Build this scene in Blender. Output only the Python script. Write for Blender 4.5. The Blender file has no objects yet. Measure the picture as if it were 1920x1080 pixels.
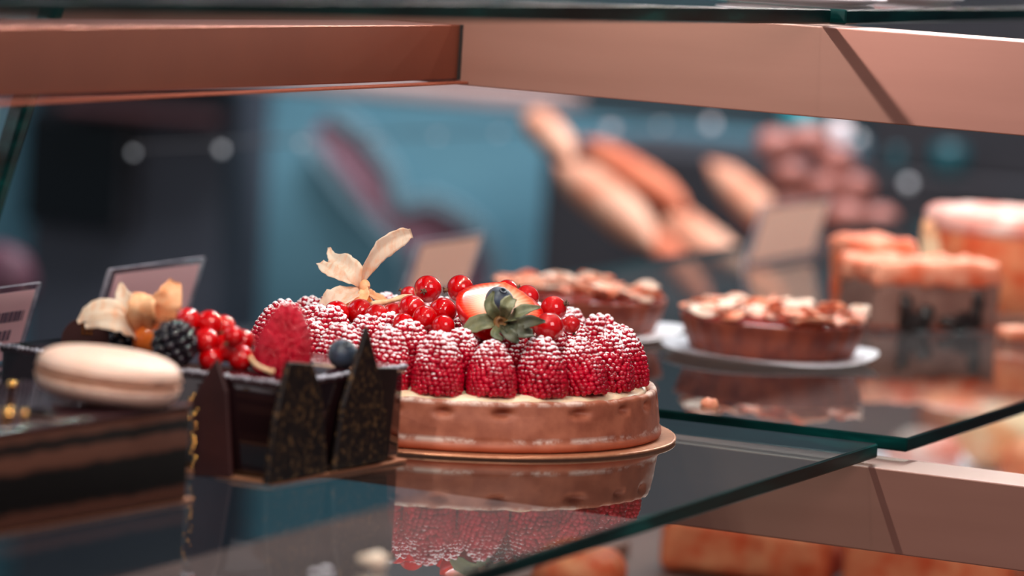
import bpy, bmesh, math, random
from mathutils import Vector, Matrix, noise
random.seed(7)
sc = bpy.context.scene
COL = sc.collection

# ---------------------------------------------------------------- camera
FPX, YAW, PITCH, ROLL = 7700.0, 0.41, 0.10, 0.062
CAM = Vector((0.73931, -1.63507, 0.24248))
fw = Vector((-math.sin(YAW) * math.cos(PITCH), math.cos(YAW) * math.cos(PITCH), -math.sin(PITCH)))
r0 = Vector((math.cos(YAW), math.sin(YAW), 0)); u0 = r0.cross(fw)
RT = math.cos(ROLL) * r0 + math.sin(ROLL) * u0
UP = -math.sin(ROLL) * r0 + math.cos(ROLL) * u0
cd = bpy.data.cameras.new('camera'); cam = bpy.data.objects.new('camera', cd); COL.objects.link(cam)
m = Matrix((RT, UP, -fw)).transposed().to_4x4(); m.translation = CAM
cam.matrix_world = m
cd.sensor_width = 36; cd.lens = FPX / 1920 * 36
cd.clip_start = 0.05; cd.clip_end = 60
cd.dof.use_dof = True; cd.dof.focus_distance = 1.79; cd.dof.aperture_fstop = 6.3
sc.camera = cam

def ray(px, py): return fw + RT * ((px - 960) / FPX) - UP * ((py - 540) / FPX)
def onZ(px, py, z): d = ray(px, py); return CAM + d * ((z - CAM.z) / d.z)
def onY(px, py, y): d = ray(px, py); return CAM + d * ((y - CAM.y) / d.y)
def onX(px, py, x): d = ray(px, py); return CAM + d * ((x - CAM.x) / d.x)

# ---------------------------------------------------------------- world, lights, exposure
sc.view_settings.view_transform = 'Standard'; sc.view_settings.look = 'None'
sc.view_settings.gamma = 1; sc.view_settings.exposure = 0.12
sc.view_settings.use_curve_mapping = False
w = bpy.data.worlds.new('world'); sc.world = w; w.use_nodes = True
w.node_tree.nodes['Background'].inputs[0].default_value = (0.50, 0.62, 0.72, 1)
w.node_tree.nodes['Background'].inputs[1].default_value = 0.20
sc.cycles.max_bounces = 10; sc.cycles.transparent_max_bounces = 16
sc.cycles.sample_clamp_indirect = 4.0
sc.cycles.caustics_reflective = False; sc.cycles.caustics_refractive = False

def lamp(name, kind, loc, power, color, size=0.003, target=None, sy=None):
    l = bpy.data.lights.new(name, kind); l.energy = power; l.color = color
    if kind == 'AREA':
        l.size = size
        if sy: l.shape = 'RECTANGLE'; l.size_y = sy
    else: l.shadow_soft_size = size
    o = bpy.data.objects.new(name, l); COL.objects.link(o); o.location = loc
    if target is not None:
        o.rotation_euler = (Vector(target) - Vector(loc)).to_track_quat('-Z', 'Y').to_euler()
    return o
# the row of small LEDs along the top of the display case
LED_X, LED_Z = 0.042, 0.287
for i in range(17):
    lamp('case_led', 'POINT', (LED_X, -0.62 + i * 0.115, LED_Z), 0.98, (1.0, 0.86, 0.80), 0.0028)
    lamp('case_led', 'POINT', (LED_X + .085, -0.60 + i * 0.115, LED_Z + .03), 0.09, (1.0, 0.88, 0.84), 0.0028)
# added fill lights, unseen: from the customers' side and over the counter behind
lamp('room_fill_front', 'AREA', (1.6, -1.2, 1.2), 19, (1.0, 0.82, 0.78), 1.0, (0, 0, 0))
lamp('room_fill_back', 'AREA', (-0.5, 1.9, 1.9), 85, (0.95, 0.93, 1.0), 1.2, (-0.9, 2.6, 0))
lamp('room_lamp_side', 'AREA', (-1.6, -0.2, 1.3), 6, (0.75, 0.9, 1.0), 0.9, (0, 0, 0))

lamp('front_fill_light', 'AREA', (-1.5, -3.3, 0.5), 9, (1.0, 0.84, 0.80), 1.8, (0, 0, 0))  # unseen fill, added to brighten the rail face and the crust front

# ---------------------------------------------------------------- materials
MATS = {}
def lin(c):
    return tuple(((v / 255) / 12.92 if v / 255 <= 0.04045 else ((v / 255 + 0.055) / 1.055) ** 2.4) for v in c) + (1,)
class NT:
    def __init__(s, name):
        s.m = bpy.data.materials.new(name); s.m.use_nodes = True; s.t = s.m.node_tree
        s.b = s.t.nodes['Principled BSDF']; s.out = s.t.nodes['Material Output']; MATS[name] = s.m
    def n(s, typ, **kw):
        x = s.t.nodes.new(typ)
        for k, v in kw.items(): setattr(x, k, v)
        return x
    def l(s, a, b): s.t.links.new(a, b)
    def noise(s, scale, detail=3, rough=.55, coord='Object', stretch=None):
        tc = s.n('ShaderNodeTexCoord'); mp = s.n('ShaderNodeMapping'); nz = s.n('ShaderNodeTexNoise')
        if stretch: mp.inputs['Scale'].default_value = stretch
        s.l(tc.outputs[coord], mp.inputs[0]); s.l(mp.outputs[0], nz.inputs['Vector'])
        nz.inputs['Scale'].default_value = scale; nz.inputs['Detail'].default_value = detail
        nz.inputs['Roughness'].default_value = rough
        return nz
    def ramp(s, src, stops):
        r = s.n('ShaderNodeValToRGB'); e = r.color_ramp.elements
        e[0].position, e[0].color = stops[0]; e[1].position, e[1].color = stops[1]
        for p, c in stops[2:]:
            q = e.new(p); q.color = c
        s.l(src, r.inputs[0]); return r
    def mix(s, fac, a, b):
        x = s.n('ShaderNodeMix', data_type='RGBA')
        for i, v in ((0, fac), (6, a), (7, b)):
            if hasattr(v, 'links'): s.l(v, x.inputs[i])
            else: x.inputs[i].default_value = v
        return x.outputs[2]
    def math(s, op, a, b=0.0, clamp=False):
        x = s.n('ShaderNodeMath', operation=op, use_clamp=clamp)
        for i, v in ((0, a), (1, b)):
            if hasattr(v, 'links'): s.l(v, x.inputs[i])
            else: x.inputs[i].default_value = v
        return x.outputs[0]
    def bump(s, h, strength=.3, dist=.001):
        b = s.n('ShaderNodeBump'); b.inputs['Strength'].default_value = strength
        b.inputs['Distance'].default_value = dist; s.l(h, b.inputs['Height']); s.l(b.outputs[0], s.b.inputs['Normal'])
def setp(b, **kw):
    names = dict(rough='Roughness', metal='Metallic', ior='IOR', spec='Specular IOR Level', trans='Transmission Weight',
                 sss='Subsurface Weight', sscale='Subsurface Scale', coat='Coat Weight', coatr='Coat Roughness', sheen='Sheen Weight', alpha='Alpha')
    for k, v in kw.items(): b.inputs[names[k]].default_value = v
def mat(name, c1, c2=None, scale=60, bump=0, bdist=.001, radius=None, stretch=None, coord='Object', **kw):
    s = NT(name); c1 = lin(c1)
    if c2 is not None:
        nz = s.noise(scale, 4, stretch=stretch, coord=coord)
        r = s.ramp(nz.outputs[0], [(.35, c1), (.65, lin(c2))]); s.l(r.outputs[0], s.b.inputs['Base Color'])
        if bump: s.bump(nz.outputs[0], bump, bdist)
    else: s.b.inputs['Base Color'].default_value = c1
    if radius: s.b.inputs['Subsurface Radius'].default_value = radius
    setp(s.b, **kw); return s.m

mat('rail_paint', (142, 97, 84), (149, 103, 90), 18, .05, .0003, rough=.45, metal=.3, stretch=(.3, 1, 3))
mat('cross_rail_shade', (128, 68, 52), (134, 72, 54), 18, .05, .0003, rough=.42, metal=.85)  # rail colour made darker and browner: the shade on this face is painted in
mat('lip_brown', (120, 58, 42), None, rough=.8, spec=.1)
mat('black_seal', (16, 12, 12), rough=.5)
mat('deck', (96, 62, 54), (120, 80, 70), 12, rough=.5)
mat('board_gold', (196, 130, 96), (214, 148, 112), 300, .1, .0002, metal=.55, rough=.34)
mat('board_gold_rim', (230, 190, 165), None, metal=.5, rough=.3)
mat('board_white', (238, 232, 240), None, rough=.45)
s = NT('crust'); nz = s.noise(110, 4); r = s.ramp(nz.outputs[0], [(.35, lin((182, 104, 76))), (.65, lin((156, 82, 58)))])
tc = s.n('ShaderNodeTexCoord'); so = s.n('ShaderNodeSeparateXYZ'); s.l(tc.outputs['Object'], so.inputs[0])
nf = s.noise(60, 5, .7); lo = s.math('SUBTRACT', 1.0, s.math('MULTIPLY', s.math('ABSOLUTE', s.math('SUBTRACT', so.outputs[2], .0052)), 600.0), True)
hi = s.math('SUBTRACT', 1.0, s.math('MULTIPLY', s.math('ABSOLUTE', s.math('SUBTRACT', so.outputs[2], .0212)), 500.0), True)
fl = s.math('MULTIPLY', s.math('MAXIMUM', lo, hi), s.math('MULTIPLY', s.math('SUBTRACT', nf.outputs[0], .46), 9.0, True), True)
bt = s.math('SUBTRACT', 1.0, s.math('MULTIPLY', so.outputs[2], 230.0), True)
cc = s.mix(bt, r.outputs[0], lin((206, 96, 58))); s.l(s.mix(s.math('MULTIPLY', fl, .75), cc, lin((250, 226, 212))), s.b.inputs['Base Color'])
s.bump(nz.outputs[0], .35, .0006); setp(s.b, rough=.55)
mat('custard', (246, 222, 190), (236, 202, 164), 90, .2, .0008, rough=.35, sss=.15, sscale=.003)
mat('currant', (206, 0, 6), (180, 0, 3), 40, rough=.06, sss=.35, sscale=.004, radius=(1, .03, .02), coat=1, coatr=.03, ior=1.4)
mat('currant_tip', (120, 84, 60), (64, 40, 30), 700, .3, rough=.8)
mat('stem_cream', (240, 200, 160), (220, 170, 125), 200, .3, .0004, rough=.6)
mat('blueberry', (24, 30, 44), (50, 62, 82), 130, rough=.42, sheen=.3)
mat('blackberry', (14, 12, 20), (30, 14, 26), 120, rough=.12, coat=.4)
mat('choc_dark', (28, 15, 14), (20, 11, 11), 60, .1, rough=.45, spec=.3)
mat('choc_shard', (60, 27, 26), (46, 20, 20), 40, .1, rough=.5, spec=.3)
mat('choc_glaze', (30, 15, 17), None, rough=.08, coat=.6, coatr=.05)
mat('glaze_top', (40, 20, 24), (54, 28, 34), 25, rough=.14, coat=.4)
mat('glint_silver', (150, 145, 155), (200, 196, 206), 240, .6, .0006, metal=.3, rough=.2)
mat('macaron', (236, 196, 178), (229, 186, 166), 90, .04, .0003, rough=.5, sss=.1, sscale=.003)
mat('macaron_foot', (222, 168, 140), (205, 145, 115), 420, .8, .0012, rough=.75)
mat('macaron_cream', (176, 110, 92), (160, 96, 80), 200, .3, rough=.6)
mat('gold', (255, 190, 110), None, metal=1, rough=.15)
mat('leaf', (122, 118, 84), (88, 92, 62), 220, .5, .0005, rough=.5)
mat('leaf_dark', (58, 62, 48), (84, 80, 56), 220, .5, .0005, rough=.5)
mat('leaf_core', (176, 122, 66), (110, 70, 40), 260, .5, .0006, rough=.6)
mat('straw_skin', (232, 26, 16), (214, 12, 12), 160, .3, .0005, rough=.2, sss=.2, sscale=.003, radius=(1, .2, .1), coat=.5)
mat('physalis_fruit', (240, 130, 50), (225, 105, 40), 60, rough=.2)
mat('flake', (250, 228, 205), (240, 205, 178), 300, .4, .0004, rough=.6)
mat('ink', (92, 62, 84), None, rough=.7)
for nm, c in (('paper_beige', (250, 208, 190)), ('paper_pink', (246, 204, 208))):
    s = NT(nm); s.b.inputs['Base Color'].default_value = lin(c); setp(s.b, rough=.6)
    tl = s.n('ShaderNodeBsdfTranslucent'); tl.inputs[0].default_value = lin(c); mx = s.n('ShaderNodeMixShader'); mx.inputs[0].default_value = .45
    s.l(s.b.outputs[0], mx.inputs[1]); s.l(tl.outputs[0], mx.inputs[2]); s.l(mx.outputs[0], s.out.inputs[0])
mat('tart_side', (110, 40, 26), (148, 66, 40), 90, .3, .001, rough=.5)
mat('tart_fill', (120, 24, 18), (160, 40, 26), 60, rough=.15)
mat('almond', (255, 176, 140), (226, 106, 66), 140, .5, .001, rough=.5)
mat('almond_pale', (255, 226, 208), (240, 186, 158), 140, .5, .001, rough=.5)
mat('cake_orange', (226, 88, 44), (244, 150, 104), 55, .5, .002, rough=.6)
mat('cake_cream', (150, 110, 98), (126, 86, 76), 60, .4, .001, rough=.7)
mat('cake_sugar', (255, 172, 140), (240, 104, 62), 70, .5, .002, rough=.6)
mat('cake_pink', (240, 120, 100), (255, 214, 204), 60, .5, .002, rough=.5)
mat('cake_pale', (250, 216, 178), (240, 150, 96), 40, .4, .001, rough=.6)
mat('prune', (20, 12, 12), (34, 18, 16), 60, rough=.4)
mat('bread', (226, 140, 104), (240, 184, 152), 16, .4, .002, rough=.7)
mat('bread_dark', (206, 100, 64), (226, 134, 96), 16, .4, .002, rough=.7)
mat('bun', (150, 88, 78), (190, 122, 108), 22, .4, .002, rough=.5)
mat('wall_teal', (112, 166, 182), (104, 158, 176), 3, rough=.5)
mat('wall_slate', (50, 66, 72), (40, 56, 62), 2, rough=.7)
mat('floor_stone', (70, 74, 80), (84, 86, 92), 6, rough=.6)
mat('pillar_grey', (74, 78, 88), (66, 70, 80), 4, rough=.6)
mat('black_gloss', (8, 12, 16), None, rough=.25)
mat('case_dark', (44, 46, 52), (56, 54, 58), 6, rough=.5)
mat('beam_pale', (196, 172, 166), (170, 130, 122), 4, rough=.6)
mat('beam_red', (96, 52, 52), (70, 42, 46), 4, rough=.6)
mat('teal_tin', (24, 120, 130), (60, 170, 178), 9, rough=.3)
mat('teal_dark', (10, 60, 68), (24, 84, 92), 9, rough=.4)
mat('streak_pink', (156, 118, 132), (150, 100, 114), 8, rough=.5)
mat('streak_white', (136, 172, 184), None, rough=.5)
mat('wicker', (40, 28, 26), (66, 44, 38), 90, .6, .003, rough=.8)
mat('pink_paper', (96, 52, 66), (80, 44, 58), 20, rough=.6)
mat('red_filling', (190, 40, 34), (120, 20, 22), 120, .4, .001, rough=.2)

def led_mat(name, c, st):
    s = NT(name); s.b.inputs['Emission Color'].default_value = lin(c); s.b.inputs['Emission Strength'].default_value = st
    s.b.inputs['Base Color'].default_value = (.8, .8, .8, 1)
led_mat('led_bulb', (225, 200, 205), .85)
led_mat('led_bulb_dim', (200, 215, 225), .4)

# glass of the shelves: clear faces that mirror at a grazing angle, deep green edges
def glass_face(name, tint, refl=True):
    s = NT(name); t = s.t
    tr = s.n('ShaderNodeBsdfTransparent'); tr.inputs[0].default_value = tint
    if not refl:
        s.l(tr.outputs[0], s.out.inputs[0]); return
    gl = s.n('ShaderNodeBsdfGlossy'); gl.inputs['Roughness'].default_value = .012; gl.inputs[0].default_value = (.93, .98, .98, 1)
    g = s.n('ShaderNodeNewGeometry'); dp = s.n('ShaderNodeVectorMath', operation='DOT_PRODUCT')
    s.l(g.outputs['Incoming'], dp.inputs[0]); s.l(g.outputs['Normal'], dp.inputs[1])
    c = s.math('ABSOLUTE', dp.outputs['Value']); c = s.math('SUBTRACT', 1.0, c, True); p = s.math('POWER', c, 5.0)
    f = s.math('ADD', s.math('MULTIPLY', p, .94), .05, True)
    mx = s.n('ShaderNodeMixShader'); s.l(f, mx.inputs[0]); s.l(tr.outputs[0], mx.inputs[1]); s.l(gl.outputs[0], mx.inputs[2])
    s.l(mx.outputs[0], s.out.inputs[0])
glass_face('glass_top', (.86, .93, .92, 1)); glass_face('glass_bottom', (.9, .96, .95, 1), False)
glass_face('acrylic', (.93, .93, .95, 1))
s = NT('glass_edge'); nz = s.noise(14, 3, stretch=(1, 1, 6))
r = s.ramp(nz.outputs[0], [(.35, lin((0, 22, 22))), (.6, lin((0, 50, 48))), (.75, lin((10, 92, 86)))])
s.l(r.outputs[0], s.b.inputs['Base Color']); setp(s.b, rough=.3, spec=.15)
mat('acrylic_edge', (205, 195, 205), (150, 140, 150), 120, rough=.1)

# raspberry: glossy drupelets, icing sugar lying on whatever faces up
def rasp_mat(name, amount, cols):
    s = NT(name)
    nz = s.noise(1100, 4, .65); nb = s.noise(120, 2)
    g = s.n('ShaderNodeNewGeometry'); sp = s.n('ShaderNodeSeparateXYZ'); s.l(g.outputs['Normal'], sp.inputs[0])
    tc = s.n('ShaderNodeTexCoord'); so = s.n('ShaderNodeSeparateXYZ'); s.l(tc.outputs['Object'], so.inputs[0])
    h = s.math('MULTIPLY', so.outputs[2], 22.0)      # more sugar near the tip
    v = s.math('ADD', s.math('MULTIPLY', sp.outputs[2], .5), h)
    v = s.math('ADD', v, s.math('MULTIPLY', nz.outputs[0], 1.5)); v = s.math('ADD', v, s.math('MULTIPLY', nb.outputs[0], .9))
    v = s.math('SUBTRACT', v, amount)
    fac = s.math('MULTIPLY', v, 5.0, True)
    base = s.ramp(s.noise(160, 2).outputs[0], [(.35, lin(cols[0])), (.65, lin(cols[1]))])
    s.l(s.mix(fac, base.outputs[0], lin((250, 236, 240))), s.b.inputs['Base Color'])
    s.l(s.math('ADD', s.math('MULTIPLY', fac, .6), .22), s.b.inputs['Roughness'])
    setp(s.b, sss=.1, sscale=.0015, spec=.4); s.b.inputs['Subsurface Radius'].default_value = (1, .2, .25)
rasp_mat('raspberry_sugared', 1.87, ((196, 0, 40), (160, 0, 28)))
rasp_mat('raspberry_plain', 9.0, ((200, 0, 40), (170, 0, 28)))

# gold printed pattern on the chocolate shards
s = NT('shard_gold'); nz = s.noise(420, 3, .6)
r = s.ramp(nz.outputs[0], [(.52, lin((20, 12, 12))), (.68, lin((96, 68, 40)))])
s.l(r.outputs[0], s.b.inputs['Base Color']); setp(s.b, rough=.5, spec=.25)
# opera cake layers by height
s = NT('opera_layers'); tc = s.n('ShaderNodeTexCoord'); so = s.n('ShaderNodeSeparateXYZ'); s.l(tc.outputs['Object'], so.inputs[0])
nz = s.noise(90, 3); z = s.math('ADD', so.outputs[2], s.math('MULTIPLY', nz.outputs[0], .0035))
z = s.math('DIVIDE', z, .042)
dk, br = lin((9, 4, 4)), lin((92, 56, 44))
r = s.ramp(z, [(0, dk), (.10, br)]); r.color_ramp.interpolation = 'LINEAR'
for p, c in ((.16, br), (.2, dk), (.5, dk), (.55, br), (.66, br), (.7, dk), (.76, dk), (.8, br), (.87, br), (.91, dk)):
    q = r.color_ramp.elements.new(p); q.color = c
s.l(r.outputs[0], s.b.inputs['Base Color']); setp(s.b, rough=.8, spec=.15)
# physalis husk: thin veined papery petals
s = NT('husk'); nz = s.noise(150, 4, .6, stretch=(3, 1, 1)); r = s.ramp(nz.outputs[0], [(.3, lin((252, 206, 170))), (.55, lin((255, 238, 220)))])
s.l(r.outputs[0], s.b.inputs['Base Color']); s.bump(nz.outputs[0], .6, .0008)
tl = s.n('ShaderNodeBsdfTranslucent'); s.l(r.outputs[0], tl.inputs[0]); mx = s.n('ShaderNodeMixShader'); mx.inputs[0].default_value = .5
s.l(s.b.outputs[0], mx.inputs[1]); s.l(tl.outputs[0], mx.inputs[2]); s.l(mx.outputs[0], s.out.inputs[0]); setp(s.b, rough=.6)
mat('husk_orange', (240, 150, 96), (252, 196, 150), 120, .5, .0008, rough=.6)
# strawberry cut face: white heart, red rim, rays (object space: x across, y along)
s = NT('straw_cut'); tc = s.n('ShaderNodeTexCoord'); so = s.n('ShaderNodeSeparateXYZ'); s.l(tc.outputs['Object'], so.inputs[0])
x2 = s.math('POWER', s.math('ABSOLUTE', s.math('DIVIDE', so.outputs[0], .0185)), 2.0)
y2 = s.math('POWER', s.math('ABSOLUTE', s.math('DIVIDE', s.math('SUBTRACT', so.outputs[1], .016), .023)), 2.0)
rr = s.math('SQRT', s.math('ADD', x2, y2)); an = s.math('ARCTAN2', so.outputs[0], s.math('SUBTRACT', so.outputs[1], .012))
ry = s.math('MULTIPLY', s.math('SINE', s.math('MULTIPLY', an, 46.0)), .035); rr = s.math('ADD', rr, ry)
r = s.ramp(rr, [(.3, lin((252, 214, 192))), (.55, lin((252, 172, 136))), (.78, lin((248, 96, 56))), (.97, lin((226, 22, 14)))])
s.l(r.outputs[0], s.b.inputs['Base Color']); setp(s.b, rough=.2, coat=.4, sss=.1, sscale=.002)

# ---------------------------------------------------------------- mesh helpers
def finish(name, bm, m, parent=None, smooth=True, loc=None, rot=None):
    me = bpy.data.meshes.new(name); bm.normal_update(); bm.to_mesh(me); bm.free()
    for mm in (m if isinstance(m, (list, tuple)) else [m]): me.materials.append(MATS[mm])
    if smooth:
        for p in me.polygons: p.use_smooth = True
    o = bpy.data.objects.new(name, me); COL.objects.link(o)
    if parent is not None: o.parent = parent
    if loc is not None: o.location = loc
    if rot is not None: o.rotation_euler = rot
    return o
def tag(o, label, cat=None, group=None, kind=None):
    if label: o['label'] = label
    if cat: o['category'] = cat
    if group: o['group'] = group
    if kind: o['kind'] = kind
    return o
def empty(name, loc=(0, 0, 0), rz=0, **kw):
    o = bpy.data.objects.new(name, None); COL.objects.link(o); o.location = loc; o.rotation_euler = (0, 0, rz); o.empty_display_size = .01
    tag(o, **kw) if kw else None
    return o
def copy_tree(o, parent=None):
    c = o.copy(); COL.objects.link(c)
    if parent is not None: c.parent = parent
    for ch in list(o.children): copy_tree(ch, c)
    return c
def box(bm, x0, x1, y0, y1, z0, z1, bev=0, mi=0, seg=2):
    g = bmesh.ops.create_cube(bm, size=1); vs = g['verts']
    for v in vs: v.co = Vector(((x0 + x1) / 2 + v.co.x * (x1 - x0), (y0 + y1) / 2 + v.co.y * (y1 - y0), (z0 + z1) / 2 + v.co.z * (z1 - z0)))
    fs = {f for v in vs for f in v.link_faces}
    for f in fs: f.material_index = mi
    if bev:
        es = list({e for v in vs for e in v.link_edges})
        r = bmesh.ops.bevel(bm, geom=es, offset=bev, segments=seg, profile=.5, affect='EDGES')
        for f in r['faces']: f.material_index = mi
    return bm
def lathe(bm, prof, seg=48, cx=0, cy=0, mi=0, wob=None, cap=True):
    rings = []
    for r, z in prof:
        ring = []
        for i in range(seg):
            a = 2 * math.pi * i / seg; rr, zz = r, z
            if wob: rr, zz = wob(r, z, a)
            ring.append(bm.verts.new((cx + rr * math.cos(a), cy + rr * math.sin(a), zz)))
        rings.append(ring)
    for a, b in zip(rings, rings[1:]):
        for i in range(seg):
            f = bm.faces.new((a[i], a[(i + 1) % seg], b[(i + 1) % seg], b[i])); f.material_index = mi
    if cap:
        f = bm.faces.new(list(reversed(rings[0]))); f.material_index = mi
        f = bm.faces.new(rings[-1]); f.material_index = mi
    return bm
def ball(bm, c, r, sub=2, sc3=(1, 1, 1), mi=0, mat4=None):
    g = bmesh.ops.create_icosphere(bm, subdivisions=sub, radius=1)
    for v in g['verts']:
        p = Vector((v.co.x * r * sc3[0], v.co.y * r * sc3[1], v.co.z * r * sc3[2]))
        if mat4 is not None: p = mat4 @ p
        v.co = p + Vector(c)
    for f in {f for v in g['verts'] for f in v.link_faces}: f.material_index = mi
def tube(bm, pts, rad, seg=8, mi=0):
    pts = [Vector(p) for p in pts]; rings = []
    for i, p in enumerate(pts):
        t = (pts[min(i + 1, len(pts) - 1)] - pts[max(i - 1, 0)]).normalized()
        a = t.orthogonal().normalized() if i == 0 else (rings[-1][1] - t * rings[-1][1].dot(t)).normalized()
        b = t.cross(a); r = rad[i] if isinstance(rad, (list, tuple)) else rad
        rings.append(([bm.verts.new(p + (a * math.cos(k * 2 * math.pi / seg) + b * math.sin(k * 2 * math.pi / seg)) * r) for k in range(seg)], a))
    for (A, _), (B, _) in zip(rings, rings[1:]):
        for i in range(seg):
            f = bm.faces.new((A[i], A[(i + 1) % seg], B[(i + 1) % seg], B[i])); f.material_index = mi
    f = bm.faces.new(list(reversed(rings[0][0]))); f.material_index = mi
    f = bm.faces.new(rings[-1][0]); f.material_index = mi
def catmull(pts, n):
    pts = [Vector(p) for p in pts]; out = []
    P = [pts[0] * 2 - pts[1]] + pts + [pts[-1] * 2 - pts[-2]]
    for i in range(n):
        t = i / (n - 1) * (len(pts) - 1); k = min(int(t), len(pts) - 2); u = t - k
        a, b, c, d = P[k:k + 4]
        out.append(.5 * ((2 * b) + (c - a) * u + (2 * a - 5 * b + 4 * c - d) * u * u + (3 * b - a - 3 * c + d) * u ** 3))
    return out
def petal(bm, pts, width, nrm, cup=.25, n=16, k=7, thick=.0003, wav=.0, seed=0, mi=0):
    """a thin leaf along pts; width(t) is the half width, nrm the side its face looks to"""
    c = catmull(pts, n); nrm = Vector(nrm).normalized(); top, bot = [], []
    for i, p in enumerate(c):
        t = (c[min(i + 1, n - 1)] - c[max(i - 1, 0)]).normalized()
        s_ = t.cross(nrm).normalized(); nn = s_.cross(t).normalized(); w_ = width(i / (n - 1))
        a, b = [], []
        for j in range(k):
            q = (j / (k - 1)) * 2 - 1
            jag = 1 + wav * noise.noise(Vector((i * .7, q * 2, seed)))
            off = nn * (cup * w_ * (q * q - .4) - (.12 * w_ * (1 - min(1, abs(q) * 3)))) + nn * wav * .6 * w_ * noise.noise(Vector((i * .5, q * 1.5 + 9, seed)))
            P = p + s_ * (q * w_ * jag) + off
            a.append(bm.verts.new(P + nn * thick / 2)); b.append(bm.verts.new(P - nn * thick / 2))
        top.append(a); bot.append(b)
    def F(*v):
        try: f = bm.faces.new(v); f.material_index = mi
        except ValueError: pass
    for i in range(n - 1):
        for j in range(k - 1):
            F(top[i][j], top[i][j + 1], top[i + 1][j + 1], top[i + 1][j])
            F(bot[i][j], bot[i + 1][j], bot[i + 1][j + 1], bot[i][j + 1])
        F(top[i][0], top[i + 1][0], bot[i + 1][0], bot[i][0]); F(top[i][-1], bot[i][-1], bot[i + 1][-1], top[i + 1][-1])
    for e in (0, n - 1):
        for j in range(k - 1): F(top[e][j], bot[e][j], bot[e][j + 1], top[e][j + 1])
def prism(bm, outline, thick, M, mi=0):
    """outline in local x,z; thickness along y; M places it"""
    a = [bm.verts.new(M @ Vector((x, -thick / 2, z))) for x, z in outline]; b = [bm.verts.new(M @ Vector((x, thick / 2, z))) for x, z in outline]
    n = len(a); fs = [bm.faces.new(a), bm.faces.new(list(reversed(b)))]
    for i in range(n): fs.append(bm.faces.new((a[(i + 1) % n], a[i], b[i], b[(i + 1) % n])))
    for f in fs: f.material_index = mi

# ---------------------------------------------------------------- room behind the case
bm = bmesh.new(); box(bm, -5, 4, -3, 3.9, -1.04, -1.0); tag(finish('floor', bm, 'floor_stone', smooth=False), None, kind='structure')
YW = 2.55
bm = bmesh.new(); box(bm, -4.5, 3.5, YW, YW + .06, -1.0, 1.7); tag(finish('wall_back', bm, 'wall_slate', smooth=False), None, kind='structure')

def px_box(name, m, p0, p1, y, depth, zlo=None, zhi=None, parent=None):
    A = onY(*p0, y); B = onY(*p1, y)
    z0, z1 = min(A.z, B.z), max(A.z, B.z)
    if zlo is not None: z0 = zlo
    if zhi is not None: z1 = zhi
    bm = bmesh.new(); box(bm, min(A.x, B.x), max(A.x, B.x), y, y + depth, z0, z1, .004); return finish(name, bm, m, parent, smooth=False)
tag(px_box('pillar', 'pillar_grey', (60, 300), (405, 500), YW - .12, .118, -.999, 1.6), 'dark grey pillar at left, blurred, against the teal wall', 'pillar')
o = empty('oven', onY(135, 320, YW - .16), label='black glass fronted appliance fixed to the dark grey pillar', cat='oven')
A = onY(45, 210, YW - .16); B = onY(225, 435, YW - .16)
cx, cz = (A.x + B.x) / 2, (A.z + B.z) / 2; o.location = (cx, YW - .16, B.z)
hw, hz = (B.x - A.x) / 2, A.z - B.z
bm = bmesh.new(); box(bm, -hw, hw, .006, .039, 0, hz, .003); finish('housing', bm, 'case_dark', o, False)
bm = bmesh.new(); box(bm, -hw + .004, hw - .004, 0, .006, .004, hz - .004, .002); finish('door', bm, 'black_gloss', o, False)
tag(px_box('shelf_ledge', 'beam_red', (110, 190), (400, 236), YW - .19, .069), 'dark red ledge above the black appliance on the pillar', 'ledge')
tag(px_box('counter_beam', 'beam_pale', (-20, 120), (1030, 176), YW - .19, .1), 'pale pinkish beam running along the top of the teal wall', 'beam')

tag(px_box('wall_panel', 'wall_teal', (-1500, 100), (2200, 700), YW - .005, .004, -.999, onY(500, 165, YW).z), 'plain teal panel covering the wall behind the whole case, below the pale beam', 'wall panel')
# added band standing in for blurred reflection streaks on the teal wall
def reflection_streak():
    t = empty('reflection_streak', onY(740, 380, YW - .02), label='pink and white band added in place of blurred reflection streaks on the teal wall', cat='reflection_streak'); o0 = t.location.copy()
    pts = [(600, 235), (650, 285), (700, 350), (735, 410), (790, 430), (840, 480), (850, 560)]
    P = [onY(x, y, YW - .02) - o0 for x, y in pts]
    wd = [.014, .022, .022, .012, .030, .045, .05]
    def W(s):
        k = s * 6; i = min(int(k), 5); return wd[i] * (1 - (k - i)) + wd[i + 1] * (k - i)
    bm = bmesh.new(); petal(bm, P, W, (.1, -1, 0), .2, 24, 7, .001); finish('band', bm, 'streak_pink', t)
    for sgn in (-1, 1):
        Q = []
        for i, p in enumerate(P):
            d = (P[min(i + 1, 6)] - P[max(i - 1, 0)]).normalized(); s_ = d.cross(Vector((0, -1, 0))).normalized()
            Q.append(p + s_ * sgn * (wd[i] + .008) - Vector((0, .003, 0)))
        bm = bmesh.new(); petal(bm, Q, lambda s: .009, (0, -1, 0), .1, 24, 5, .001); finish('border', bm, 'streak_white', t)
reflection_streak()

# the dark bread counter at right, behind
tag(px_box('bread_rack', 'case_dark', (1020, 300), (2500, 500), YW - .3, .29, -.999, onY(1300, 290, YW - .3).z), 'dark bread rack behind the rolls at right', 'rack')
YB = 1.55
tray_z = onY(1300, 610, YB).z
t = empty('bread_counter', (onY(1450, 500, YB).x, YB, -1.0), label='dark counter carrying the baguettes and the dark buns', cat='counter')
bm = bmesh.new(); box(bm, -.28, .9, -.05, .68, 0, 1 + tray_z - .03, .004); finish('body', bm, 'case_dark', t, False)
bm = bmesh.new(); box(bm, -.29, .91, -.06, .69, 1 + tray_z - .03, 1 + tray_z, .003); finish('worktop', bm, 'wicker', t, False)

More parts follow.
